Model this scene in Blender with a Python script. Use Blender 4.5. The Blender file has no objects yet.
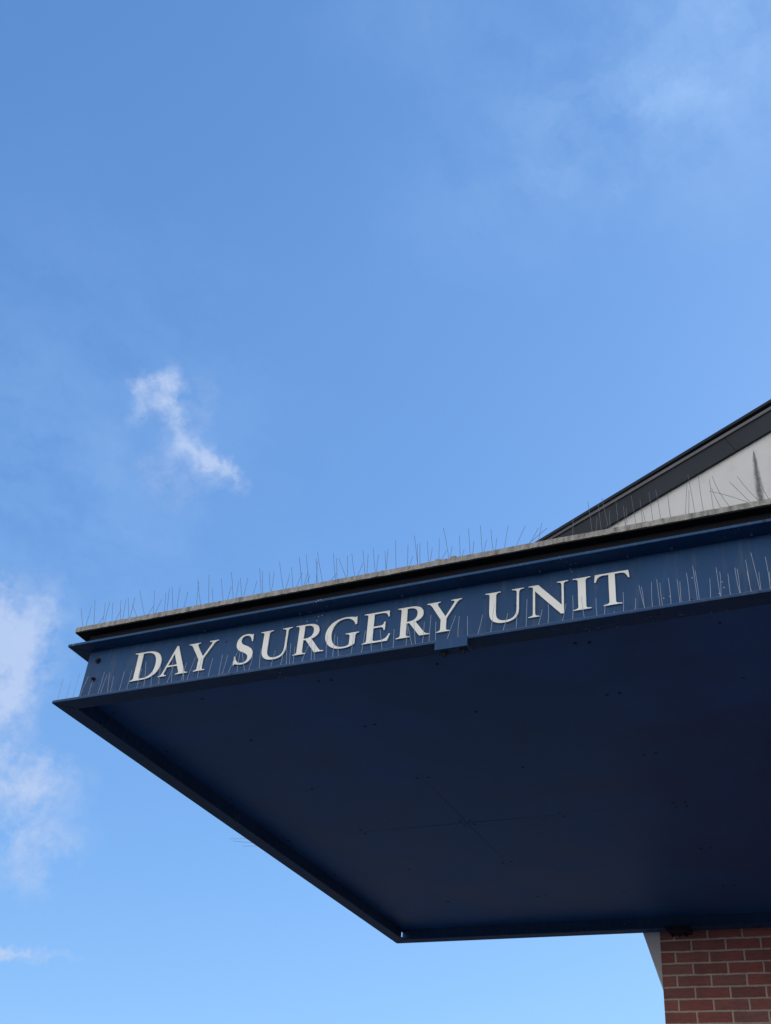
import bpy, bmesh, math, random
from mathutils import Vector, Matrix
random.seed(7)
R = math.radians
scn = bpy.context.scene
COL = scn.collection

# ------------------------------------------------------------------ camera solved from the vanishing points
F_PX, PITCH, ROLL, YAW = 1098.3128, R(36.1796), R(5.7209), R(28.1192)
EYE = Vector((0, 0, 1.6))
fwd = Vector((-math.sin(YAW) * math.cos(PITCH), math.cos(YAW) * math.cos(PITCH), math.sin(PITCH)))
rgt0 = Vector((math.cos(YAW), math.sin(YAW), 0)); up0 = rgt0.cross(fwd)
rgt = rgt0 * math.cos(ROLL) + up0 * math.sin(ROLL)
upv = -rgt0 * math.sin(ROLL) + up0 * math.cos(ROLL)
cam = bpy.data.objects.new('camera', bpy.data.cameras.new('camera')); COL.objects.link(cam)
cam.matrix_world = Matrix(((rgt.x, upv.x, -fwd.x, EYE.x), (rgt.y, upv.y, -fwd.y, EYE.y), (rgt.z, upv.z, -fwd.z, EYE.z), (0, 0, 0, 1)))
cam.data.sensor_fit = 'HORIZONTAL'; cam.data.sensor_width = 36.0
cam.data.lens = F_PX / 771 * 36.0
cam.data.clip_start = 0.05; cam.data.clip_end = 3000
scn.camera = cam

def ray(x, y):
    return (rgt * ((x - 385.5) / F_PX) - upv * ((y - 512) / F_PX) + fwd)
def on_y(x, y, Y):
    d = ray(x, y); return EYE + d * ((Y - EYE.y) / d.y)

# ------------------------------------------------------------------ node helpers
def new_mat(name):
    m = bpy.data.materials.new(name); m.use_nodes = True
    nt = m.node_tree; b = nt.nodes['Principled BSDF']
    return m, nt, b
def N(nt, t, **kw):
    n = nt.nodes.new(t)
    for k, v in kw.items():
        if k.startswith('_'): setattr(n, k[1:], v)
        else:
            n.inputs[k.replace('__', ' ')].default_value = v
    return n
def noise(nt, vec, scale, detail=4, rough=.55, dist=0):
    n = N(nt, 'ShaderNodeTexNoise', Scale=scale, Detail=detail, Roughness=rough, Distortion=dist)
    nt.links.new(vec, n.inputs['Vector']); return n.outputs['Fac']
def ramp(nt, fac, stops):
    r = nt.nodes.new('ShaderNodeValToRGB'); els = r.color_ramp.elements
    while len(els) < len(stops): els.new(0.5)
    for e, (p, c) in zip(els, stops):
        e.position = p; e.color = c if len(c) == 4 else (*c, 1)
    nt.links.new(fac, r.inputs['Fac']); return r.outputs['Color']
def mix(nt, fac, a, b, mode='MIX'):
    n = nt.nodes.new('ShaderNodeMix'); n.data_type = 'RGBA'; n.blend_type = mode
    for sock, v in ((n.inputs['Factor'], fac), (n.inputs['A'], a), (n.inputs['B'], b)):
        pass
    f, A, B = n.inputs[0], n.inputs[6], n.inputs[7]
    for sock, v in ((f, fac), (A, a), (B, b)):
        if hasattr(v, 'links') or isinstance(v, bpy.types.NodeSocket): nt.links.new(v, sock)
        elif isinstance(v, (int, float)): sock.default_value = v
        else: sock.default_value = (*v, 1) if len(v) == 3 else v
    return n.outputs[2]
def math_(nt, op, a, b=0.0, c=None, clamp=False):
    n = nt.nodes.new('ShaderNodeMath'); n.operation = op; n.use_clamp = clamp
    for i, v in enumerate((a, b) if c is None else (a, b, c)):
        if isinstance(v, bpy.types.NodeSocket): nt.links.new(v, n.inputs[i])
        else: n.inputs[i].default_value = v
    return n.outputs[0]
def objco(nt): return nt.nodes.new('ShaderNodeTexCoord').outputs['Object']
def mapping(nt, vec, scale=(1, 1, 1), loc=(0, 0, 0), rot=(0, 0, 0)):
    n = nt.nodes.new('ShaderNodeMapping'); n.inputs['Scale'].default_value = scale
    n.inputs['Location'].default_value = loc; n.inputs['Rotation'].default_value = rot
    nt.links.new(vec, n.inputs['Vector']); return n.outputs['Vector']
def bump(nt, b, h, strength=.3, dist=.002):
    n = N(nt, 'ShaderNodeBump', Strength=strength, Distance=dist)
    nt.links.new(h, n.inputs['Height']); nt.links.new(n.outputs['Normal'], b.inputs['Normal'])

# ------------------------------------------------------------------ materials
def painted_steel(name, c, rough=.42, specks=True, spec=.2, vary=.18):
    m, nt, b = new_mat(name); co = objco(nt)
    n1 = noise(nt, co, 2.2, 5, .6)
    n2 = noise(nt, mapping(nt, co, (9, 9, 1.2)), 4, 4, .6)       # vertical run-off
    c1 = mix(nt, ramp(nt, n1, [(.3, (0, 0, 0)), (.75, (1, 1, 1))]), [v * (1 - vary) for v in c], [v * (1 + vary) for v in c])
    c2 = mix(nt, math_(nt, 'MULTIPLY', ramp(nt, n2, [(.52, (0, 0, 0)), (.8, (1, 1, 1))]), .34 if specks else .1), c1, (.10, .13, .16))
    if specks:                                                     # bird lime and paint specks
        v = nt.nodes.new('ShaderNodeTexVoronoi'); v.inputs['Scale'].default_value = 60
        nt.links.new(co, v.inputs['Vector'])
        s = math_(nt, 'LESS_THAN', v.outputs['Distance'], .17)
        k = math_(nt, 'GREATER_THAN', noise(nt, co, 3.4, 3, .7), .625)
        c2 = mix(nt, math_(nt, 'MULTIPLY', math_(nt, 'MULTIPLY', s, k), .75), c2, (.42, .45, .48))
        v2 = nt.nodes.new('ShaderNodeTexVoronoi'); v2.inputs['Scale'].default_value = 9
        nt.links.new(co, v2.inputs['Vector'])
        c2 = mix(nt, math_(nt, 'MULTIPLY', math_(nt, 'LESS_THAN', v2.outputs['Distance'], .075), .7), c2, (.01, .012, .02))
    nt.links.new(c2, b.inputs['Base Color'])
    nt.links.new(math_(nt, 'MULTIPLY_ADD', n1, .25, rough - .12), b.inputs['Roughness'])
    b.inputs['Specular IOR Level'].default_value = spec
    bump(nt, b, noise(nt, co, 60, 3), .12, .002)
    return m
BLUE = painted_steel('blue_beam_paint', (.013, .054, .148), .6)
SOFF = painted_steel('blue_soffit_paint', (.024, .102, .305), .5, specks=False, spec=.16, vary=.2)
DARK, nt, b = new_mat('dark_felt_and_shade'); b.inputs['Base Color'].default_value = (.009, .010, .014, 1); b.inputs['Roughness'].default_value = .9; b.inputs['Specular IOR Level'].default_value = .15  # near-black felt tone; below the coping it stands in for shade
BOLT, nt, b = new_mat('bolt_steel'); co = objco(nt)
nt.links.new(ramp(nt, noise(nt, co, 90), [(.35, (.003, .006, .014)), (.7, (.010, .018, .036))]), b.inputs['Base Color']); b.inputs['Roughness'].default_value = .5; b.inputs['Specular IOR Level'].default_value = .2

def coping_mat():
    m, nt, b = new_mat('weathered_coping'); co = objco(nt)
    n1 = noise(nt, mapping(nt, co, (14, 14, 3)), 2.5, 6, .68)
    n2 = noise(nt, co, 70, 4, .7)
    n3 = noise(nt, mapping(nt, co, (1, 1, 1)), 1.3, 3)
    c = ramp(nt, n1, [(.36, (.07, .07, .07)), (.48, (.235, .23, .222)), (.64, (.37, .365, .35))])
    c = mix(nt, ramp(nt, n2, [(.45, (0, 0, 0)), (.75, (.8, .8, .8))]), c, (.16, .15, .14))
    c = mix(nt, math_(nt, 'MULTIPLY', ramp(nt, n3, [(.4, (0, 0, 0)), (.7, (1, 1, 1))]), .35), c, (.2, .2, .19))
    nt.links.new(c, b.inputs['Base Color']); b.inputs['Roughness'].default_value = .85
    bump(nt, b, n2, .5, .004); return m
COPE = coping_mat()
WHITE, nt, b = new_mat('white_letter_paint'); co = objco(nt)
c = mix(nt, ramp(nt, noise(nt, co, 9, 6, .7), [(.45, (0, 0, 0)), (.8, (.6, .6, .6))]), (.665, .685, .675), (.50, .515, .50))
c = mix(nt, ramp(nt, noise(nt, mapping(nt, co, (30, 30, 2.5)), 2, 4, .6), [(.6, (0, 0, 0)), (.85, (.55, .55, .55))]), c, (.42, .43, .42))
nt.links.new(c, b.inputs['Base Color']); b.inputs['Roughness'].default_value = .4
WIRE, nt, b = new_mat('backlit_spike_wire'); b.inputs['Base Color'].default_value = (.085, .095, .115, 1); b.inputs['Metallic'].default_value = .0; b.inputs['Roughness'].default_value = .4  # coping wires: the dark backlit look is put into the colour
STRIP, nt, b = new_mat('spike_strip_plastic'); b.inputs['Base Color'].default_value = (.18, .18, .18, 1); b.inputs['Roughness'].default_value = .5

def render_mat():
    m, nt, b = new_mat('white_render'); co = objco(nt)
    n1 = noise(nt, co, 1.1, 6, .62); n2 = noise(nt, co, 7, 6, .7); n3 = noise(nt, co, 55, 3)
    c = mix(nt, ramp(nt, n1, [(.3, (0, 0, 0)), (.7, (1, 1, 1))]), (.44, .45, .465), (.52, .53, .545))
    c = mix(nt, ramp(nt, n2, [(.55, (0, 0, 0)), (.8, (.45, .45, .45))]), c, (.34, .345, .35))
    # one dark drip stain with its own outline, from a fixing down the wall
    sx = nt.nodes.new('ShaderNodeSeparateXYZ'); nt.links.new(co, sx.inputs[0])
    X, Z = sx.outputs['X'], sx.outputs['Z']
    wob = math_(nt, 'MULTIPLY', math_(nt, 'SUBTRACT', noise(nt, co, 16, 4, .7), .5), .03)
    d = math_(nt, 'ABSOLUTE', math_(nt, 'ADD', math_(nt, 'ADD', X, .630), wob))
    t = nt.nodes.new('ShaderNodeMapRange'); t.inputs['From Min'].default_value = 7.3; t.inputs['From Max'].default_value = 7.86
    nt.links.new(Z, t.inputs['Value'])
    wprof = ramp(nt, t.outputs[0], [(0, (.036,) * 3), (.3, (.040,) * 3), (.8, (.024,) * 3), (.93, (.012,) * 3), (1, (.0,) * 3)])
    inside = math_(nt, 'SUBTRACT', 1, math_(nt, 'DIVIDE', d, math_(nt, 'ADD', wprof, .0005)), clamp=True)
    inside = math_(nt, 'MULTIPLY', math_(nt, 'MULTIPLY', inside, 1.25, clamp=True), math_(nt, 'ADD', .35, noise(nt, co, 45, 4, .75)), clamp=True)
    inside = math_(nt, 'MULTIPLY', inside, math_(nt, 'GREATER_THAN', Z, 7.2))
    c = mix(nt, inside, c, (.055, .058, .06))
    nt.links.new(c, b.inputs['Base Color']); b.inputs['Roughness'].default_value = .9
    bump(nt, b, n3, .35, .004); return m
REND = render_mat()
SOFW, nt, b = new_mat('white_eaves_paint'); co = objco(nt)
nt.links.new(ramp(nt, noise(nt, co, 6, 5, .65), [(.35, (.74, .75, .76)), (.75, (.84, .84, .83))]), b.inputs['Base Color']); b.inputs['Roughness'].default_value = .6

def brick_mat():
    m, nt, b = new_mat('red_brick'); co = objco(nt)
    sx = nt.nodes.new('ShaderNodeSeparateXYZ'); nt.links.new(co, sx.inputs[0])
    # along-wall coordinate works on both wall directions
    u = math_(nt, 'ADD', sx.outputs['X'], math_(nt, 'MULTIPLY', sx.outputs['Y'], 1.0))
    cb = nt.nodes.new('ShaderNodeCombineXYZ')
    wx = math_(nt, 'MULTIPLY', math_(nt, 'SUBTRACT', noise(nt, co, 9, 5, .7), .5), .013)
    nt.links.new(math_(nt, 'ADD', math_(nt, 'ADD', u, BRX), wx), cb.inputs[0])
    nt.links.new(math_(nt, 'ADD', math_(nt, 'ADD', sx.outputs['Z'], BRZ), wx), cb.inputs[1])
    br = nt.nodes.new('ShaderNodeTexBrick')
    br.offset = .5; br.offset_frequency = 2
    for k, v in (('Scale', 1), ('Mortar Size', .0075), ('Mortar Smooth', .5), ('Bias', 0), ('Brick Width', .225), ('Row Height', .075)): br.inputs[k].default_value = v
    br.inputs['Color1'].default_value = (0, 0, 0, 1); br.inputs['Color2'].default_value = (1, 1, 1, 1); br.inputs['Mortar'].default_value = (.5, .5, .5, 1)
    nt.links.new(cb.outputs[0], br.inputs['Vector'])
    per = ramp(nt, br.outputs['Color'], [(0, (.34, .145, .132)), (.3, (.45, .148, .132)), (.6, (.49, .175, .152)), (.8, (.38, .20, .18)), (1, (.47, .135, .12))])
    drag = noise(nt, mapping(nt, co, (6, 6, 40)), 3, 5, .7)
    bc = mix(nt, ramp(nt, drag, [(.42, (0, 0, 0)), (.72, (.8, .8, .8))]), per, (.20, .10, .085))
    bc = mix(nt, ramp(nt, noise(nt, co, 130, 3, .7), [(.6, (0, 0, 0)), (.75, (.6, .6, .6))]), bc, (.42, .24, .20))
    mc = ramp(nt, noise(nt, co, 60, 4), [(.3, (.60, .53, .46)), (.7, (.76, .69, .61))])
    c = mix(nt, br.outputs['Fac'], bc, mc)
    c = mix(nt, math_(nt, 'MULTIPLY', ramp(nt, noise(nt, mapping(nt, co, (3, 3, 1)), 2.2, 6, .65), [(.45, (0, 0, 0)), (.72, (1, 1, 1))]), .35), c, (.12, .085, .08))
    nt.links.new(c, b.inputs['Base Color']); b.inputs['Roughness'].default_value = .9
    h = math_(nt, 'SUBTRACT', math_(nt, 'MULTIPLY', noise(nt, co, 90, 4, .7), .25), br.outputs['Fac'])
    bump(nt, b, h, .8, .006); return m
BRX, BRZ = 1.496 - 7.75 + 22.5, -(3.817 - 76 * .075)
BRICK = brick_mat()
ROOFDK, nt, b = new_mat('dark_grey_board'); co = objco(nt)
nt.links.new(ramp(nt, noise(nt, co, 2.5, 5), [(.3, (.017, .022, .031)), (.7, (.026, .032, .043))]), b.inputs['Base Color']); b.inputs['Roughness'].default_value = .6; b.inputs['Specular IOR Level'].default_value = .15
TRIM, nt, b = new_mat('mid_grey_trim'); co = objco(nt)
nt.links.new(ramp(nt, noise(nt, co, 3, 5), [(.3, (.060, .066, .076)), (.7, (.085, .092, .102))]), b.inputs['Base Color']); b.inputs['Roughness'].default_value = .45
TILE, nt, b = new_mat('slate_tiles'); co = objco(nt)
nt.links.new(ramp(nt, noise(nt, co, 8, 5), [(.3, (.012, .016, .026)), (.7, (.022, .027, .038))]), b.inputs['Base Color']); b.inputs['Roughness'].default_value = .7; b.inputs['Specular IOR Level'].default_value = .15
PAVE, nt, b = new_mat('worn_asphalt'); co = objco(nt)
c = ramp(nt, noise(nt, co, 90, 4, .7), [(.3, (.065, .065, .064)), (.7, (.11, .109, .106))])
c = mix(nt, ramp(nt, noise(nt, co, .6, 6, .6), [(.4, (0, 0, 0)), (.7, (.5, .5, .5))]), c, (.14, .137, .13))
nt.links.new(c, b.inputs['Base Color']); b.inputs['Roughness'].default_value = .92
bump(nt, b, noise(nt, co, 120, 3), .5, .006)

# ------------------------------------------------------------------ geometry helpers
def empty(name, loc, label, cat, group=None):
    o = bpy.data.objects.new(name, None); COL.objects.link(o); o.location = loc
    o['label'] = label; o['category'] = cat
    if group: o['group'] = group
    return o
def link(name, bm, m, parent=None, smooth=False, bevel=0):
    bmesh.ops.recalc_face_normals(bm, faces=bm.faces[:])
    me = bpy.data.meshes.new(name); bm.to_mesh(me); bm.free(); me.materials.append(m)
    if smooth:
        for p in me.polygons: p.use_smooth = True
    o = bpy.data.objects.new(name, me); COL.objects.link(o)
    if parent:
        o.parent = parent
        root = parent
        off = Vector((0, 0, 0))
        while root: off += root.location; root = root.parent
        o.location = -off                                    # meshes are modelled in place coordinates
    if bevel:
        md = o.modifiers.new('edge', 'BEVEL'); md.width = bevel; md.segments = 2; md.limit_method = 'ANGLE'
    return o
def box(bm, x0, x1, y0, y1, z0, z1):
    v = [bm.verts.new((x, y, z)) for z in (z0, z1) for y in (y0, y1) for x in (x0, x1)]
    for f in ((0, 1, 3, 2), (4, 6, 7, 5), (0, 4, 5, 1), (2, 3, 7, 6), (0, 2, 6, 4), (1, 5, 7, 3)): bm.faces.new([v[i] for i in f])
def prism(bm, pts, vec):
    """closed polygon pts swept along vec"""
    vec = Vector(vec); a = [bm.verts.new(p) for p in pts]; b_ = [bm.verts.new(Vector(p) + vec) for p in pts]
    bm.faces.new(a); bm.faces.new(b_[::-1]); n = len(pts)
    for i in range(n): bm.faces.new((a[i], b_[i], b_[(i + 1) % n], a[(i + 1) % n]))
def rod(bm, pts, r, sides=6, taper=1.0):
    rings = []
    for i, p in enumerate(pts):
        p = Vector(p); d = (Vector(pts[min(i + 1, len(pts) - 1)]) - Vector(pts[max(i - 1, 0)])).normalized()
        a = d.orthogonal().normalized(); c = d.cross(a); rr = r * (1 + (taper - 1) * i / (len(pts) - 1))
        rings.append([bm.verts.new(p + (a * math.cos(2 * math.pi * k / sides) + c * math.sin(2 * math.pi * k / sides)) * rr) for k in range(sides)])
    for A, B in zip(rings, rings[1:]):
        for k in range(sides): bm.faces.new((A[k], A[(k + 1) % sides], B[(k + 1) % sides], B[k]))
    bm.faces.new(rings[0][::-1]); bm.faces.new(rings[-1])
def hexbolt(bm, p, axis, r, h):
    p = Vector(p); axis = Vector(axis)
    rod(bm, [p, p + axis * (h * .25)], r * 1.45, 16); rod(bm, [p + axis * (h * .25 + .0003), p + axis * h], r, 6)
    rod(bm, [p + axis * (h + .0002), p + axis * (h * 1.5)], r * .5, 10)

# ------------------------------------------------------------------ ground
bm = bmesh.new(); n = 700
vs = [bm.verts.new(p) for p in ((-n, -n, 0), (n, -n, 0), (n, n, 0), (-n, n, 0))]; bm.faces.new(vs)
g = link('ground', bm, PAVE); g['kind'] = 'structure'

# ------------------------------------------------------------------ canopy
XL, XR, YF, YB = -3.637, 3.40, 3.608, 7.662
Z0, Z1, TF, FW, TW = 3.850, 4.172, .013, .090, .008
ZS = 3.920
KS = (ZS - 1.6) / 2.345
CAN = empty('entrance_canopy', (0, 5.6, 0), 'dark navy flat steel beam canopy projecting from the brick building', 'canopy')
def build_beam(a, b_, inward, full, notch=0):
    """channel section, toes outward: flange edge runs from corner a to corner b_, web on the inner side; full = this web runs past the corner"""
    a, b_, inn = Vector(a), Vector(b_), Vector(inward)
    d = (b_ - a).normalized(); bm = bmesh.new(); e = .0022
    for z0, z1 in ((Z0, Z0 + TF), (Z1 - TF, Z1)):
        p = [a + d * e, b_ - d * e, b_ + inn * FW - d * (FW + e), a + inn * FW + d * (FW + e)]
        prism(bm, [Vector((q.x, q.y, z0)) for q in p], (0, 0, z1 - z0))
    in0 = FW - TW if full else FW + .001
    s, t = a + inn * (FW - TW) + d * in0, b_ + inn * (FW - TW) - d * in0
    zlo, zhi = Z0 + TF + .0005, Z1 - TF - .0005
    prof = [Vector((s.x, s.y, zlo))]
    if notch: q = t - d * notch; prof += [Vector((q.x, q.y, zlo)), Vector((q.x, q.y, zlo + .036)), Vector((t.x, t.y, zlo + .036))]
    else: prof += [Vector((t.x, t.y, zlo))]
    prof += [Vector((t.x, t.y, zhi)), Vector((s.x, s.y, zhi))]
    prism(bm, prof, inn * TW)
    return link('beam', bm, BLUE, CAN, bevel=.0018)
front = build_beam((XL, YF, 0), (XR, YF, 0), (0, 1, 0), True)
back = build_beam((XL, YB, 0), (XR, YB, 0), (0, -1, 0), True)
left = build_beam((XL, YF, 0), (XL, YB, 0), (1, 0, 0), False, notch=.03)
right = build_beam((XR, YF, 0), (XR, YB, 0), (-1, 0, 0), False)
YW = YF + FW - TW                                     # front face of the lettered web
# bolts on the web at the corner
for (px, py, r) in ((98.3, 661, .011), (93.5, 679.5, .009)):
    p = on_y(px, py, YW); bm = bmesh.new(); hexbolt(bm, p, (0, -1, 0), r, .012); link('bolt', bm, BOLT, front)
for (px, py) in ((627.7, 557.6), (672, 552), (752, 536.5), (540, 574), (402, 597), (300, 614), (205, 630)):
    p = on_y(px, py, YW - .022); bm = bmesh.new(); hexbolt(bm, (p.x, YW - .022, Z1 - TF - .0004), (0, 0, -1), .0065, .009); link('bolt', bm, BLUE, front)
# splice plate under the front flange with its two bolts
bm = bmesh.new(); box(bm, -1.636, -1.492, YF - .006, YF - .0005, Z0 - .036, Z0 + .010); box(bm, -1.636, -1.492, YF, YF + .045, Z0 - .036, Z0 - .030)
box(bm, -1.56 - .004, -1.56 + .004, YF + .001, YF + .04, Z0 - .0295, Z0 - .001)
pl = link('splice_plate', bm, BLUE, CAN, bevel=.0015)
for x in (-1.602, -1.520):
    bm = bmesh.new(); hexbolt(bm, (x, YF + .024, Z0 - .0365), (0, 0, -1), .011, .012); link('bolt', bm, BOLT, pl)
# beam clamp under the back flange
bm = bmesh.new()
prism(bm, [(-1.628, YB - .125, Z0 - .001), (-1.606, YB - .125, Z0 - .030), (-1.470, YB - .125, Z0 - .030), (-1.456, YB - .125, Z0 - .001)], (0, .122, 0))
cl = link('beam_clamp', bm, BOLT, CAN, bevel=.002)
for x in (-1.588, -1.545, -1.50):
    bm = bmesh.new(); hexbolt(bm, (x, YB - .03, Z0 - .0305), (0, 0, -1), .010, .010); link('bolt', bm, BOLT, cl)
# brackets that tie the canopy to the wall
for x in (-1.2, .6, 2.4):
    bm = bmesh.new(); box(bm, x - .05, x + .05, YB - .07, 7.747, Z1 + .0005, Z1 + .012); box(bm, x - .05, x + .05, 7.737, 7.747, Z1 - .16, Z1)
    link('wall_bracket', bm, BLUE, CAN)
# soffit boards 1.22 m wide, butt jointed, with their screws
xe = [XL + FW + .002] + [v * KS for v in (-2.329, -1.108, .113, 1.334, 2.555)] + [ XR - FW - .002]
ye = [YF + FW + .002, 5.737 * KS, YB - FW - .002]
seam = .0003
def screw(bm, x, y, r=.0065):
    rod(bm, [(x, y, ZS - .0002), (x, y, ZS - .0018)], r, 12, .8)
for i in range(len(xe) - 1):
    for j in range(2):
        x0, x1, y0, y1 = xe[i] + seam / 2, xe[i + 1] - seam / 2, ye[j] + seam / 2, ye[j + 1] - seam / 2
        bm = bmesh.new(); dz = 0
        nx, ny = 10, 14
        grid = [[bm.verts.new((x0 + (x1 - x0) * a / nx, y0 + (y1 - y0) * c / ny, ZS + dz + .0018 * math.sin(math.pi * a / nx) * math.sin(math.pi * c / ny) * math.sin(2.3 * c / ny + j + i * 1.7))) for c in range(ny + 1)] for a in range(nx + 1)]
        for a in range(nx + 1):                                   # boards have shrunk apart where four corners meet
            for c in range(ny + 1):
                v = grid[a][c]; g_ = .0014 * math.exp(-((v.co.x + 2.304)**2 + (v.co.y - 5.676)**2) / .25)
                if a in (0, nx): v.co.x += g_ if a == 0 else -g_
                if c in (0, ny): v.co.y += 2.2 * (g_ if c == 0 else -g_)
        for a in range(nx):
            for c in range(ny): bm.faces.new((grid[a][c], grid[a][c + 1], grid[a + 1][c + 1], grid[a + 1][c]))
        r_ = bmesh.ops.extrude_face_region(bm, geom=bm.faces[:])
        for v in r_['geom']:
            if isinstance(v, bmesh.types.BMVert): v.co.z = ZS + .014
        pn = link('soffit_panel', bm, SOFF, CAN)
        for yy in ((3.935, 4.42, 5.075, 5.709) if j == 0 else (5.768, 6.417, 7.085)):
            yy *= KS
            xs = [xe[i] + .030, (xe[i] + xe[i + 1]) / 2 - .045 + random.uniform(-.006, .006), xe[i + 1] - .031]
            for k, xx in enumerate(xs):
                if (i == 0 and k == 0): xx += .02
                bm = bmesh.new(); screw(bm, xx + random.uniform(-.003, .003), yy + random.uniform(-.006, .006), random.uniform(.0075, .0095)); link('screw', bm, BOLT, pn)
# backing boards over the seams so no light leaks
bm = bmesh.new(); box(bm, XL + FW + .002, XR - FW - .002, YF + FW + .002, YB - FW - .002, ZS + .016, ZS + .03); link('soffit_backing', bm, DARK, CAN)
# roof: upstand, deck, coping
ZC0, ZC1 = 4.256, 4.286
YC = YF + .024
bm = bmesh.new()
t = .02
box(bm, XL + .065, XR - .065, YF + .07, YF + .07 + t, Z1 + .0005, 4.2490)
box(bm, XL + .065, XR - .065, YB - .085 - t, YB - .085, Z1 + .0005, 4.2490)
box(bm, XL + .065, XL + .065 + t, YF + .106, YB - .106, Z1 + .0005, 4.2490)
box(bm, XR - .065 - t, XR - .065, YF + .106, YB - .106, Z1 + .0005, 4.2490)
link('roof_upstand', bm, DARK, CAN)
bm = bmesh.new(); box(bm, XL + .002, XR - .002, YC + .002, YC + .158, ZC0 - .006, ZC0 - .0015); box(bm, XL + .002, XL + .148, YC + .164, YB - .164, ZC0 - .006, ZC0 - .0015); link('coping_shade_strip', bm, DARK, CAN)  # dark strips added below the coping, its underside shade put into colour
bm = bmesh.new(); box(bm, XL + .09, XR - .09, YF + .11, YB - .11, 4.18, 4.24); link('roof_deck', bm, DARK, CAN)
def rough_strip(x0, x1, y0, y1, z0, z1, along):
    """coping slab with slightly uneven edges"""
    bm = bmesh.new(); L = (x1 - x0) if along == 'x' else (y1 - y0); n = max(2, int(L / .02)); prev = None
    for i in range(n + 1):
        f = i / n; j = lambda s: random.uniform(-s, s)
        if along == 'x':
            x = x0 + L * f; ring = [(x, y0 + j(.0008), z0 + j(.0012)), (x, y0 + j(.0008), z1 - .004 + j(.001)), (x, y0 + .006, z1 + j(.001)), (x, y1, z1), (x, y1, z0)]
        else:
            y = y0 + L * f; ring = [(x0 + j(.0008), y, z0 + j(.0012)), (x0 + j(.0008), y, z1 - .004), (x0 + .006, y, z1), (x1, y, z1), (x1, y, z0)]
        ring = [bm.verts.new(p) for p in ring]
        if prev:
            for k in range(5): bm.faces.new((prev[k], prev[(k + 1) % 5], ring[(k + 1) % 5], ring[k]))
        else: bm.faces.new(ring)
        prev = ring
    bm.faces.new(prev[::-1]); return bm
for x0, x1 in ((XL, -1.652), (-1.648, .30), (.304, XR)):
    link('coping', rough_strip(x0, x1, YC, YC + .16, ZC0, ZC1, 'x'), COPE, CAN)
link('coping', rough_strip(XL, XR, YB - .16, YB - .01, ZC0, ZC1, 'x'), COPE, CAN)
link('coping', rough_strip(XL, XL + .15, YC + .162, YB - .162, ZC0, ZC1, 'y'), COPE, CAN)
link('coping', rough_strip(XR - .15, XR, YC + .162, YB - .162, ZC0, ZC1, 'y'), COPE, CAN)
for xx in (-1.66, -1.585):
    bm = bmesh.new(); box(bm, xx - .012, xx + .012, YC - .0025, YC + .10, ZC0 - .002, ZC1 + .0025); link('coping_joint', bm, COPE, CAN, bevel=.001)
# posts under the far right end (out of frame) that carry it
for yy in (YF + .3,):
    bm = bmesh.new(); rod(bm, [(XR - .3, yy, 0), (XR - .3, yy, Z0 - .0125)], .07, 24); box(bm, XR - .42, XR - .18, yy - .1, yy + .1, Z0 - .012, ZS - .003)
    link('post', bm, BLUE, CAN)

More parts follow.
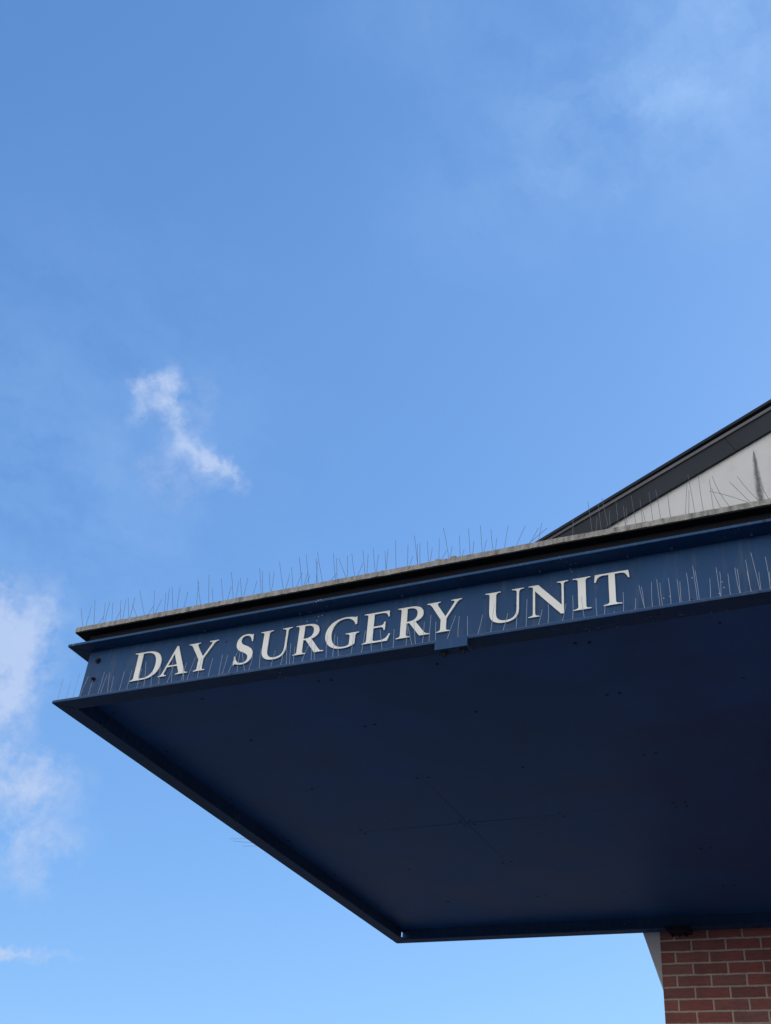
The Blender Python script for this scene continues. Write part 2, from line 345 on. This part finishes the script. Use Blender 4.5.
# ------------------------------------------------------------------ lettering (serif capitals drawn as outlines)
GL = {
'I': (.40, ["M .02 0 L .38 0 L .38 .035 C .30 .04 .28 .06 .28 .12 L .28 .88 C .28 .94 .30 .96 .38 .965 L .38 1 L .02 1 L .02 .965 C .10 .96 .12 .94 .12 .88 L .12 .12 C .12 .06 .10 .04 .02 .035"]),
'T': (.82, ["M .19 0 L .63 0 L .63 .035 C .52 .04 .49 .06 .49 .12 L .49 .94 L .60 .94 C .71 .94 .75 .90 .79 .76 L .83 .76 L .81 1 L .01 1 L -.01 .76 L .03 .76 C .07 .90 .11 .94 .22 .94 L .33 .94 L .33 .12 C .33 .06 .30 .04 .19 .035"]),
'U': (.90, ["M 0 1 L 0 .965 C .08 .96 .10 .94 .10 .88 L .10 .36 C .10 .10 .24 -.02 .46 -.02 C .68 -.02 .79 .11 .79 .36 L .79 .86 C .79 .94 .81 .955 .90 .965 L .90 1 L .62 1 L .62 .965 C .70 .955 .73 .94 .73 .86 L .73 .36 C .73 .16 .65 .06 .49 .06 C .33 .06 .26 .16 .26 .36 L .26 .88 C .26 .94 .28 .96 .36 .965 L .36 1"]),
'N': (.99, ["M 0 0 L .28 0 L .28 .035 C .19 .045 .17 .06 .17 .14 L .17 .80 L .80 -.02 L .88 -.02 L .88 .86 C .88 .94 .90 .955 .99 .965 L .99 1 L .71 1 L .71 .965 C .79 .955 .82 .94 .82 .86 L .82 .27 L .25 1 L 0 1 L 0 .965 C .06 .96 .09 .95 .11 .92 L .11 .14 C .11 .06 .09 .045 0 .035"]),
'E': (.68, ["M 0 0 L .62 0 L .68 .24 L .645 .24 C .60 .12 .55 .06 .42 .06 L .34 .06 C .28 .06 .26 .08 .26 .13 L .26 .48 L .40 .48 C .48 .48 .50 .45 .51 .37 L .545 .37 L .545 .65 L .51 .65 C .50 .57 .48 .54 .40 .54 L .26 .54 L .26 .94 L .44 .94 C .54 .94 .58 .90 .60 .79 L .635 .79 L .625 1 L 0 1 L 0 .965 C .08 .96 .10 .94 .10 .88 L .10 .12 C .10 .06 .08 .04 0 .035"]),
'D': (.86, ["M 0 0 L .36 0 C .68 0 .86 .2 .86 .51 C .86 .82 .68 1 .36 1 L 0 1 L 0 .965 C .08 .96 .10 .94 .10 .88 L .10 .12 C .10 .06 .08 .04 0 .035", "M .26 .12 L .26 .94 L .36 .94 C .58 .94 .69 .78 .69 .5 C .69 .22 .58 .06 .36 .06 C .28 .06 .26 .08 .26 .12"]),
'R': (.86, ["M 0 0 L .36 0 L .36 .035 C .28 .04 .26 .06 .26 .12 L .26 .46 L .32 .46 L .60 0 L .86 0 L .86 .035 C .78 .04 .75 .06 .71 .12 L .49 .48 C .62 .52 .68 .61 .68 .73 C .68 .91 .55 1 .34 1 L 0 1 L 0 .965 C .08 .96 .1 .94 .1 .88 L .1 .12 C .1 .06 .08 .04 0 .035", "M .26 .52 L .26 .94 L .32 .94 C .45 .94 .52 .87 .52 .735 C .52 .6 .44 .52 .31 .52"]),
'Y': (.94, ["M .27 0 L .63 0 L .63 .035 C .55 .04 .53 .06 .53 .12 L .53 .42 L .78 .86 C .82 .93 .86 .955 .92 .965 L .92 1 L .63 1 L .63 .965 C .73 .955 .735 .94 .70 .87 L .50 .50 L .30 .86 C .26 .94 .27 .96 .35 .965 L .35 1 L -.02 1 L -.02 .965 C .05 .955 .08 .93 .12 .86 L .37 .40 L .37 .12 C .37 .06 .35 .04 .27 .035"]),
'A': (.92, ["M 0 0 L .26 0 L .26 .035 C .17 .045 .16 .07 .18 .13 L .24 .30 L .55 .30 L .62 .12 C .64 .06 .63 .045 .54 .035 L .54 0 L .92 0 L .92 .035 C .85 .045 .82 .07 .79 .14 L .48 1.02 L .43 1.02 L .12 .14 C .09 .06 .07 .045 0 .035", "M .26 .36 L .395 .74 L .53 .36"]),
'S': (.60, ["M .03 -.01 L .03 .30 L .065 .30 C .09 .14 .17 .045 .30 .045 C .40 .045 .45 .10 .45 .19 C .45 .29 .38 .34 .27 .40 C .12 .48 .04 .57 .04 .72 C .04 .90 .16 1.02 .33 1.02 C .41 1.02 .46 .99 .51 .98 L .54 1.0 L .545 .73 L .51 .73 C .48 .88 .42 .955 .32 .955 C .23 .955 .18 .90 .18 .82 C .18 .72 .26 .67 .37 .61 C .52 .53 .60 .44 .60 .29 C .60 .10 .48 -.02 .29 -.02 C .21 -.02 .14 0 .085 .03 L .06 -.01"]),
'G': (.92, ["M .845 .72 L .80 .72 C .76 .87 .66 .96 .53 .96 C .33 .96 .20 .79 .20 .51 C .20 .22 .33 .04 .54 .04 C .60 .04 .65 .06 .68 .09 L .68 .34 C .68 .40 .66 .42 .57 .43 L .57 .465 L .92 .465 L .92 .43 C .85 .42 .83 .40 .83 .34 L .83 .08 C .74 .01 .64 -.02 .52 -.02 C .22 -.02 .03 .2 .03 .5 C .03 .8 .24 1.02 .54 1.02 C .64 1.02 .74 .99 .80 .97 L .835 1"]),
}
def path(s):
    t = s.split(); i = 0; pts = []; cur = None
    while i < len(t):
        k = t[i]
        if k in 'ML': cur = (float(t[i + 1]), float(t[i + 2])); pts.append(cur); i += 3
        else:
            a = [float(q) for q in t[i + 1:i + 7]]; p0 = cur
            for n_ in range(1, 9):
                u = n_ / 8; w = 1 - u
                pts.append((w**3 * p0[0] + 3 * w * w * u * a[0] + 3 * w * u * u * a[2] + u**3 * a[4], w**3 * p0[1] + 3 * w * w * u * a[1] + 3 * w * u * u * a[3] + u**3 * a[5]))
            cur = (a[4], a[5]); i += 7
    return pts
SIGN = empty('letter_sign', (-2.04, YW, 3.934), 'raised white serif capitals reading DAY SURGERY UNIT on the navy beam', 'sign')
CAPZ, CAPH = 1.6 + (3.934 - 1.6) * 1.0056, .1535
def letter(ch, xl, xr):
    w, outs = GL[ch]; xs = [p[0] for o in outs for p in path(o)]; lo, hi = min(xs), max(xs)
    cu = bpy.data.curves.new('letter', 'CURVE'); cu.dimensions = '2D'; cu.fill_mode = 'BOTH'; cu.extrude = .0022; cu.bevel_depth = .0004; cu.bevel_resolution = 0; cu.offset = -.0011
    for o in outs:
        p = path(o); sp = cu.splines.new('POLY'); sp.points.add(len(p) - 1); sp.use_cyclic_u = True
        for q, (x, y) in zip(sp.points, p): q.co = ((x - lo) / (hi - lo) * (xr - xl), y * CAPH, 0, 1)
    tmp = bpy.data.objects.new('letter_curve', cu); COL.objects.link(tmp)
    dg = bpy.context.evaluated_depsgraph_get(); dg.update()
    me = bpy.data.meshes.new_from_object(tmp.evaluated_get(dg)); bpy.data.objects.remove(tmp)
    me.name = 'letter'; me.materials.clear(); me.materials.append(WHITE)
    bm = bmesh.new(); bm.from_mesh(me)
    YL = YW - .0048
    bm.transform(Matrix.Translation((xl, YL, CAPZ)) @ Matrix.Rotation(R(90), 4, 'X'))
    # stand-off studs behind each letter
    bm.to_mesh(me); bm.free()
    o = bpy.data.objects.new('letter', me); COL.objects.link(o); o.parent = SIGN; o.location = -SIGN.location
    bm = bmesh.new()
    return o
for ch, a, c in (('D', -3.241, -3.075), ('A', -3.077, -2.912), ('Y', -2.931, -2.766), ('S', -2.664, -2.566), ('U', -2.538, -2.371), ('R', -2.353, -2.197), ('G', -2.197, -2.028),
                 ('E', -2.010, -1.876), ('R', -1.848, -1.691), ('Y', -1.710, -1.549), ('U', -1.444, -1.273), ('N', -1.254, -1.084), ('I', -1.066, -.990), ('T', -.977, -.832)):
    letter(ch, a * 1.0056, c * 1.0056)

# ------------------------------------------------------------------ bird spikes
def spike(parent, base, tip, bend=0.0, r=.00105, m=None):
    b_, t_ = Vector(base), Vector(tip); bm = bmesh.new()
    mid = (b_ + t_) / 2 + (t_ - b_).cross(Vector((0, 1, 0))).normalized() * bend
    pts = [b_ * (1 - u)**2 + mid * (2 * u * (1 - u)) + t_ * u * u for u in ((0, 1) if abs(bend) < 1e-5 else [k / 8 for k in range(9)])]
    rod(bm, pts, r, 5, .85); link('spike', bm, FWIRE if parent.location.z < 4 else WIRE, parent)
def pxrow(parent, org, s, L, Y, zb, bends={}):
    for i, (bx, by, tx, ty) in enumerate(L):
        bp = on_y(org[0] + bx / s, org[1] + by / s, Y); tp = on_y(org[0] + tx / s, org[1] + ty / s, Y)
        d = tp - bp
        if zb is not None: bp = bp - d * ((bp.z - zb) / d.z) if d.z > .02 and abs((bp.z - zb) / d.z) < 1.0 else Vector((bp.x, bp.y, zb))
        lean = random.uniform(-.03, .03)
        spike(parent, bp, tp + Vector((0, lean, lean * -.55)), bends.get(i, random.uniform(-.004, .004)))
YS, ZB = YC + .035, ZC1 + .004
SK = empty('bird_spikes', (-2.4, YS, ZC1), 'row of thin wire bird spikes on the grey coping, standing against blue sky', 'bird spikes', 'bird spike strips on the canopy')
pxrow(SK, (75, 580), 6.425, [(52,285,46,195),(80,270,110,175),(126,280,145,158),(140,278,165,200),(178,262,186,130),(198,258,236,165),(238,240,239,130),(262,235,280,155),(291,245,291,118),(315,235,340,150),(343,230,340,110),(392,225,352,125),(362,225,398,138),(446,215,427,90),(470,205,492,145),(505,205,511,70),(525,190,556,118),(573,185,582,78),(598,180,622,90),(632,175,634,62),(662,165,685,60),(706,165,733,95)], YS, ZB)
pxrow(SK, (190, 560), 6.425, [(42,285,56,140),(68,275,56,140),(122,265,132,115),(146,262,130,150),(213,245,202,120),(245,230,262,160),(278,235,280,110),(300,225,318,150),(330,225,318,100),(352,215,378,130),(402,205,415,100),(458,200,459,78),(470,190,472,85),(512,185,503,65),(530,180,552,100),(600,170,588,40),(618,160,635,80),(657,155,646,35),(690,155,722,80),(722,155,716,15),(745,145,765,80)], YS, ZB)
pxrow(SK, (300, 535), 6.425, [(15,318,8,175),(32,310,55,240),(60,315,55,160),(108,300,128,210),(110,280,106,160),(145,295,125,140),(195,265,222,205),(228,270,222,135),(240,260,243,170),(285,245,242,132),(306,255,316,160),(350,240,332,115),(370,240,390,145),(415,225,404,95),(435,235,448,150),(482,215,472,88),(497,225,512,140),(550,210,536,75),(560,205,578,120),(620,190,626,65),(690,185,688,48),(697,180,710,95),(755,170,748,40)], YS, ZB)
pxrow(SK, (410, 515), 5.14, [(38,230,32,130),(55,235,62,170),(92,225,84,120),(103,222,110,155),(147,225,145,105),(160,220,175,150),(198,210,184,100),(208,205,212,145),(256,205,250,95),(267,200,270,150),(310,190,310,97),(320,188,324,120),(372,180,372,85),(380,178,386,100),(428,170,420,85),(440,165,440,97),(489,155,503,50),(550,150,590,45),(617,140,660,60),(620,138,705,65),(660,135,682,50)], YS, ZB)
xs0 = on_y(550, 541, YS).x
bm = bmesh.new(); box(bm, XL + .03, xs0 - .004, YS - .011, YS + .011, ZC1 + .0015, ZC1 + .006); link('base_strip', bm, STRIP, SK)
SG = empty('bird_spikes', (-.8, YS, ZC1), 'bent wire bird spikes on the coping, in front of the white gable', 'bird spikes', 'bird spike strips on the canopy')
pxrow(SG, (560, 470), 6.425, [(82,405,84,320),(205,385,186,230),(232,380,238,305),(265,375,247,225),(310,365,278,210),(325,360,322,285),(292,370,293,345),(372,355,358,195),(420,350,395,190),(430,345,428,255),(488,340,460,175),(530,330,505,160),(545,325,525,240),(595,310,572,150),(645,300,620,145),(708,290,685,130),(420,350,420,310)], YS, ZB)
pxrow(SG, (660, 450), 6.946, [(72,455,48,305),(178,430,182,220),(198,425,195,260),(240,420,205,215),(302,415,278,215),(370,400,342,200),(420,390,345,215),(480,380,370,210),(540,362,355,328),(612,345,475,195),(670,330,538,195),(745,320,710,260)], YS, ZB, {7: .016, 8: -.012, 10: .01, 6: .004})
bm = bmesh.new(); box(bm, xs0 + .004, .6, YS - .011, YS + .011, ZC1 + .0015, ZC1 + .006); link('base_strip', bm, STRIP, SG)
YP, ZP = YF + .022, Z0 + TF + .004
FWIRE = WIRE.copy(); FWIRE.name = 'lit_spike_wire'; FWIRE.node_tree.nodes['Principled BSDF'].inputs['Base Color'].default_value = (.27, .32, .40, 1); FWIRE.node_tree.nodes['Principled BSDF'].inputs['Metallic'].default_value = 0  # same wire, lighter copy: the lit look is put into the colour
SF = empty('bird_spikes', (-2, YP, Z0 + TF), 'row of pale wire bird spikes along the lower flange, in front of the white letters', 'bird spikes', 'bird spike strips on the canopy')
pxrow(SF, (600, 550), 4.51, [(20,290,18,215),(58,285,58,250),(106,275,106,195),(156,268,152,185),(200,260,194,190),(200,255,168,130),(237,255,236,155),(270,250,248,105),(282,245,276,170),(320,240,310,135),(360,235,340,105),(367,235,362,150),(404,230,394,120),(440,225,420,80),(448,220,438,128),(498,210,490,110),(543,208,520,65),(545,205,546,120),(588,200,574,95),(632,190,622,100),(630,190,602,55),(682,185,668,115),(680,184,655,40),(720,175,688,45),(726,178,714,90),(768,170,745,30),(768,170,768,120)], YP, ZP)
x = XL + .012
while x < on_y(600, 615, YP).x:
    ln = random.choice((.085, .105, .115, .125, .14)); a = random.gauss(0, .13)
    spike(SF, (x, YP, ZP), (x + ln * math.sin(a), YP + random.uniform(-.012, .012), ZP + ln * math.cos(a)), random.uniform(-.005, .005))
    x += random.choice((.016, .03, .042, .05, .058))
bm = bmesh.new(); box(bm, XL + .005, .3, YP - .012, YP + .012, Z0 + TF + .001, ZP + .002); link('base_strip', bm, STRIP, SF)

SS = empty('bird_spikes', (XL + .01, 5.55, Z0 + TF), 'short wire spikes poking out sideways past the canopy left edge', 'bird spikes', 'bird spike strips on the canopy')
bm = bmesh.new(); box(bm, XL + .004, XL + .026, 5.40, 5.70, Z0 + TF + .001, Z0 + TF + .006); link('base_strip', bm, STRIP, SS)
for b_, t_ in (((XL + .01, 5.495, 3.868), (-3.788, 5.496, 3.877)), ((XL + .01, 5.58, 3.868), (-3.784, 5.531, 3.876)), ((XL + .01, 5.623, 3.868), (-3.767, 5.623, 3.875))): spike(SS, b_, t_, .004)

# ------------------------------------------------------------------ building behind
BX0, BX1, BY0, BY1 = -1.703, 7.8, 7.75, 17.0
BLD = empty('hospital_building', (3, 12, 0), 'red brick building with white rendered gable and dark verge, behind the canopy', 'building')
ZB1 = 4.47
bm = bmesh.new(); box(bm, BX0, BX1, BY0, BY1, 0, ZB1 + 1.5); link('brick_wall', bm, BRICK, BLD)
SL = .472; ZV = 7.333; XRG = 3.05
def zg(x): return ZV + SL * ((x if x < XRG else 2 * XRG - x) + 1.9)       # underside of the verge board
XE0 = -2.75; XE1 = 2 * XRG - XE0
# flared underside of the rendered storey, leaning out past the brick corner, and the rendered storey itself
def zx(z): return -1.716 - (z - 3.535) * (.101 / .334)
bm = bmesh.new()
prism(bm, [(BX0 - .0005, BY0 + .004, 3.50), (zx(ZB1), BY0 + .004, ZB1), (BX0 - .0005, BY0 + .004, ZB1)], (0, BY1 - BY0 - .01, 0))
link('flared_eaves', bm, SOFW, BLD)
XW0 = zx(ZB1); XW1 = 2 * XRG - XW0
bm = bmesh.new()
prism(bm, [(XW0, BY0 - .002, ZB1 + .001), (XW1, BY0 - .002, ZB1 + .001), (XW1, BY0 - .002, zg(XW1) + .05), (XRG, BY0 - .002, zg(XRG) + .05), (XW0, BY0 - .002, zg(XW0) + .05)], (0, BY1 - BY0 + .004, 0))
link('gable_wall', bm, REND, BLD)
def verge(dz0, dz1, y0, y1, m, name, x_cut=None, ex=0):
    for s in (0, 1):
        X = (lambda x: x) if s == 0 else (lambda x: 2 * XRG - x)
        cuts = [XE0] + (x_cut or []) + [XRG - .001]
        for a, c in zip(cuts, cuts[1:]):
            a2 = a + (.002 if a != XE0 else 0); k = SL * .22 * .8      # joints square to the slope
            off = lambda xx, top: xx - (k if top and xx not in (XE0, XRG - .001) and xx != a else 0)
            sh = (dz1 - dz0) * SL / (1 + SL * SL)
            aT = a2 - (sh if a != XE0 else 0); cT = c - (sh if c != XRG - .001 else 0)
            zz = lambda xx, dz: ZV + (SL + ex) * (xx + 1.9) + dz
            p = [(X(a2), y0, zz(a2, dz0)), (X(c), y0, zz(c, dz0)), (X(cT), y0, zz(cT, dz1)), (X(aT), y0, zz(aT, dz1))]
            bm = bmesh.new(); prism(bm, p, (0, y1 - y0, 0)); link(name, bm, m, BLD, bevel=.002)
verge(0, .203, 7.715, 7.745, ROOFDK, 'barge_board', [-.770, 1.2])
verge(.205, .240, 7.700, 7.745, TRIM, 'verge_trim')
verge(.2425, .274, 7.682, 17.3, TILE, 'roof', ex=.018)
# unseen brick block added under the canopy at right to darken the soffit
bm = bmesh.new(); box(bm, .15, XR - .5, 4.3, BY0 - .002, 0, ZS - .004); link('shade_block_wall', bm, BRICK, BLD)
bm = bmesh.new(); box(bm, .8, 2.4, 4.26, 4.298, .02, 2.3); link('shade_block_door', bm, ROOFDK, BLD)
# a door and windows on the front, lower right, beyond the frame
for x0 in (4.6, 6.2):
    bm = bmesh.new(); box(bm, x0, x0 + 1.3, BY0 - .03, BY0 - .004, 1.0, 2.2); w = link('window', bm, ROOFDK, BLD)

# ------------------------------------------------------------------ light: sun from behind the building, to the right
SUN_EL, SUN_AZ = R(33), R(36)                                  # azimuth from +Y towards +X
sd = Vector((math.sin(SUN_AZ) * math.cos(SUN_EL), math.cos(SUN_AZ) * math.cos(SUN_EL), math.sin(SUN_EL)))
L = bpy.data.lights.new('sun', 'SUN'); L.energy = 3.6; L.angle = R(.5); L.color = (1, .95, .87)
so = bpy.data.objects.new('sun', L); COL.objects.link(so); so.rotation_euler = (-sd).to_track_quat('-Z', 'Y').to_euler()
W = bpy.data.worlds.new('World'); scn.world = W; W.use_nodes = True
nt = W.node_tree; bg = nt.nodes['Background']
sky = nt.nodes.new('ShaderNodeTexSky'); sky.sky_type = 'NISHITA'; sky.sun_disc = False
sky.sun_elevation = SUN_EL; sky.sun_rotation = SUN_AZ; sky.air_density = 1.0; sky.dust_density = .6; sky.ozone_density = 1.5
sp = nt.nodes.new('ShaderNodeSeparateColor'); nt.links.new(sky.outputs['Color'], sp.inputs[0])
cbn = nt.nodes.new('ShaderNodeCombineColor')
for ch_, (e_, k_) in enumerate(((.75, .527), (.627, .734), (.52, 1.054))):     # saturated phone rendering of the same sky
    nt.links.new(math_(nt, 'MULTIPLY', math_(nt, 'POWER', sp.outputs[ch_], e_), k_ * .1667 ** (e_ - 1)), cbn.inputs[ch_])
SKYC = cbn.outputs[0]
gen = nt.nodes.new('ShaderNodeTexCoord').outputs['Generated']
def dot(vec, c):
    n_ = nt.nodes.new('ShaderNodeVectorMath'); n_.operation = 'DOT_PRODUCT'; nt.links.new(vec, n_.inputs[0]); n_.inputs[1].default_value = c; return n_.outputs['Value']
# clouds: soft blobs in direction space (azimuth/elevation on the dome), broken up by fractal noise
def warped(amount, scale):
    nn = nt.nodes.new('ShaderNodeTexNoise'); nn.inputs['Scale'].default_value = scale; nn.inputs['Detail'].default_value = 5; nn.inputs['Roughness'].default_value = .6
    nt.links.new(gen, nn.inputs['Vector'])
    s = nt.nodes.new('ShaderNodeVectorMath'); s.operation = 'SUBTRACT'; nt.links.new(nn.outputs['Color'], s.inputs[0]); s.inputs[1].default_value = (.5, .5, .5)
    m_ = nt.nodes.new('ShaderNodeVectorMath'); m_.operation = 'SCALE'; nt.links.new(s.outputs[0], m_.inputs[0]); m_.inputs['Scale'].default_value = amount
    a = nt.nodes.new('ShaderNodeVectorMath'); a.operation = 'ADD'; nt.links.new(gen, a.inputs[0]); nt.links.new(m_.outputs[0], a.inputs[1]); return a.outputs[0]
wv0 = warped(.05, 14)
_w = nt.nodes.new('ShaderNodeTexNoise'); _w.inputs['Scale'].default_value = 60; _w.inputs['Detail'].default_value = 5; _w.inputs['Roughness'].default_value = .65
nt.links.new(gen, _w.inputs['Vector'])
_s = nt.nodes.new('ShaderNodeVectorMath'); _s.operation = 'MULTIPLY_ADD'; nt.links.new(_w.outputs['Color'], _s.inputs[0]); _s.inputs[1].default_value = (.022,) * 3; _s.inputs[2].default_value = (-.011,) * 3
_a = nt.nodes.new('ShaderNodeVectorMath'); _a.operation = 'ADD'; nt.links.new(wv0, _a.inputs[0]); nt.links.new(_s.outputs[0], _a.inputs[1]); wv = _a.outputs[0]
def blob(px, py, a, b_, ang, amp):
    """gaussian puff at a sky direction; a, b_ half sizes in degrees, ang tilt in degrees"""
    d = ray(px, py).normalized()
    e1 = d.cross(Vector((0, 0, 1))).normalized(); e2 = e1.cross(d)
    c, s = math.cos(R(ang)), math.sin(R(ang)); u, v = e1 * c + e2 * s, -e1 * s + e2 * c
    du = math_(nt, 'DIVIDE', math_(nt, 'SUBTRACT', dot(wv, u), d.dot(u)), math.sin(R(a)))
    dv = math_(nt, 'DIVIDE', math_(nt, 'SUBTRACT', dot(wv, v), d.dot(v)), math.sin(R(b_)))
    r2 = math_(nt, 'ADD', math_(nt, 'MULTIPLY', du, du), math_(nt, 'MULTIPLY', dv, dv))
    g_ = math_(nt, 'EXPONENT', math_(nt, 'MULTIPLY', r2, -1))
    return math_(nt, 'MULTIPLY', g_, amp)
def total(lst):
    t = lst[0]
    for q in lst[1:]: t = math_(nt, 'ADD', t, q)
    return t
puffs = total([blob(160, 374, .75, .55, 20, .62), blob(137, 386, .55, .7, 0, .56), blob(139, 410, .55, .9, 0, .5), blob(172, 402, .6, 1.6, 25, .5), blob(155, 398, .9, 1.2, 0, .16), blob(190, 438, .75, .9, 40, .5), blob(211, 457, .5, 1.4, 45, .75), blob(230, 477, .4, .8, 50, .5), blob(180, 475, 2.0, 1.8, 0, .26), blob(195, 395, 1.1, 1.6, 0, .2),
               blob(8, 625, 2.4, 1.9, 0, 1.15), blob(2, 690, 1.6, 2.2, 0, .75), blob(42, 778, 2.0, 1.1, 0, .42), blob(35, 845, 2.0, 2.0, 0, .56), blob(4, 770, 1.6, 1.8, 0, .5), blob(5, 953, 2.8, .22, 5, .8)])
n1 = noise(nt, wv, 26, 8, .62); n2 = noise(nt, gen, 70, 5, .6)
body = math_(nt, 'MULTIPLY', puffs, 2.2, clamp=True)
grain = math_(nt, 'MULTIPLY_ADD', math_(nt, 'SUBTRACT', n2, .5), 1.1, math_(nt, 'MULTIPLY', math_(nt, 'SUBTRACT', n1, .5), 2.0))
dens = math_(nt, 'MULTIPLY_ADD', grain, body, puffs)
puff = ramp(nt, dens, [(.06, (0, 0, 0)), (.5, (.36,) * 3), (1.0, (.84,) * 3)])
hazeb = total([blob(750, 5, 10, 6, 10, .7), blob(600, 120, 9, 4, 30, .42), blob(400, 20, 4, 3, 0, .2), blob(760, 150, 6, 5, 0, .18), blob(60, 470, 9, 10, 0, .45)])
streak = noise(nt, mapping(nt, wv, (6, 3, 9), rot=(.3, .5, .4)), 1.6, 6, .6)
veil = math_(nt, 'MULTIPLY', hazeb, ramp(nt, streak, [(.36, (.06,) * 3), (.66, (1,) * 3)]), clamp=True)
CLOUD_PUFF, CLOUD_VEIL = (3.3, 3.95, 5.4), (1.85, 3.15, 5.5)
c1 = mix(nt, puff, SKYC, CLOUD_PUFF)
c2 = mix(nt, veil, c1, CLOUD_VEIL)
# bright cloud added behind the viewer, out of view, to light fascia and letters
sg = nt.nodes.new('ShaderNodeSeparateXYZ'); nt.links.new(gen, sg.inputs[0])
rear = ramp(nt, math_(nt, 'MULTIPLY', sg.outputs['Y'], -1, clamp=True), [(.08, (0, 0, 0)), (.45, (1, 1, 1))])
rear_fill = ramp(nt, noise(nt, gen, 2.6, 8, .6), [(.40, (0, 0, 0)), (.55, (1, 1, 1))])
low = ramp(nt, sg.outputs['Z'], [(.12, (1, 1, 1)), (.42, (0, 0, 0))])  # horizon band added, extra bright, to lift the brick under the canopy
rear_fill = math_(nt, 'MAXIMUM', rear_fill, math_(nt, 'MULTIPLY', low, .9))
c3 = mix(nt, math_(nt, 'MULTIPLY', rear, rear_fill), c2, mix(nt, low, (9.5, 9.2, 8.7), (17, 16, 14.5)))
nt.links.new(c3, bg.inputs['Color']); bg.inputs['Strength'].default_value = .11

scn.view_settings.view_transform = 'Standard'; scn.view_settings.look = 'None'
scn.view_settings.exposure = 0.6; scn.view_settings.gamma = 1
scn.view_settings.use_curve_mapping = False
scn.cycles.max_bounces = 8; scn.cycles.diffuse_bounces = 5
scn.cycles.use_denoising = True
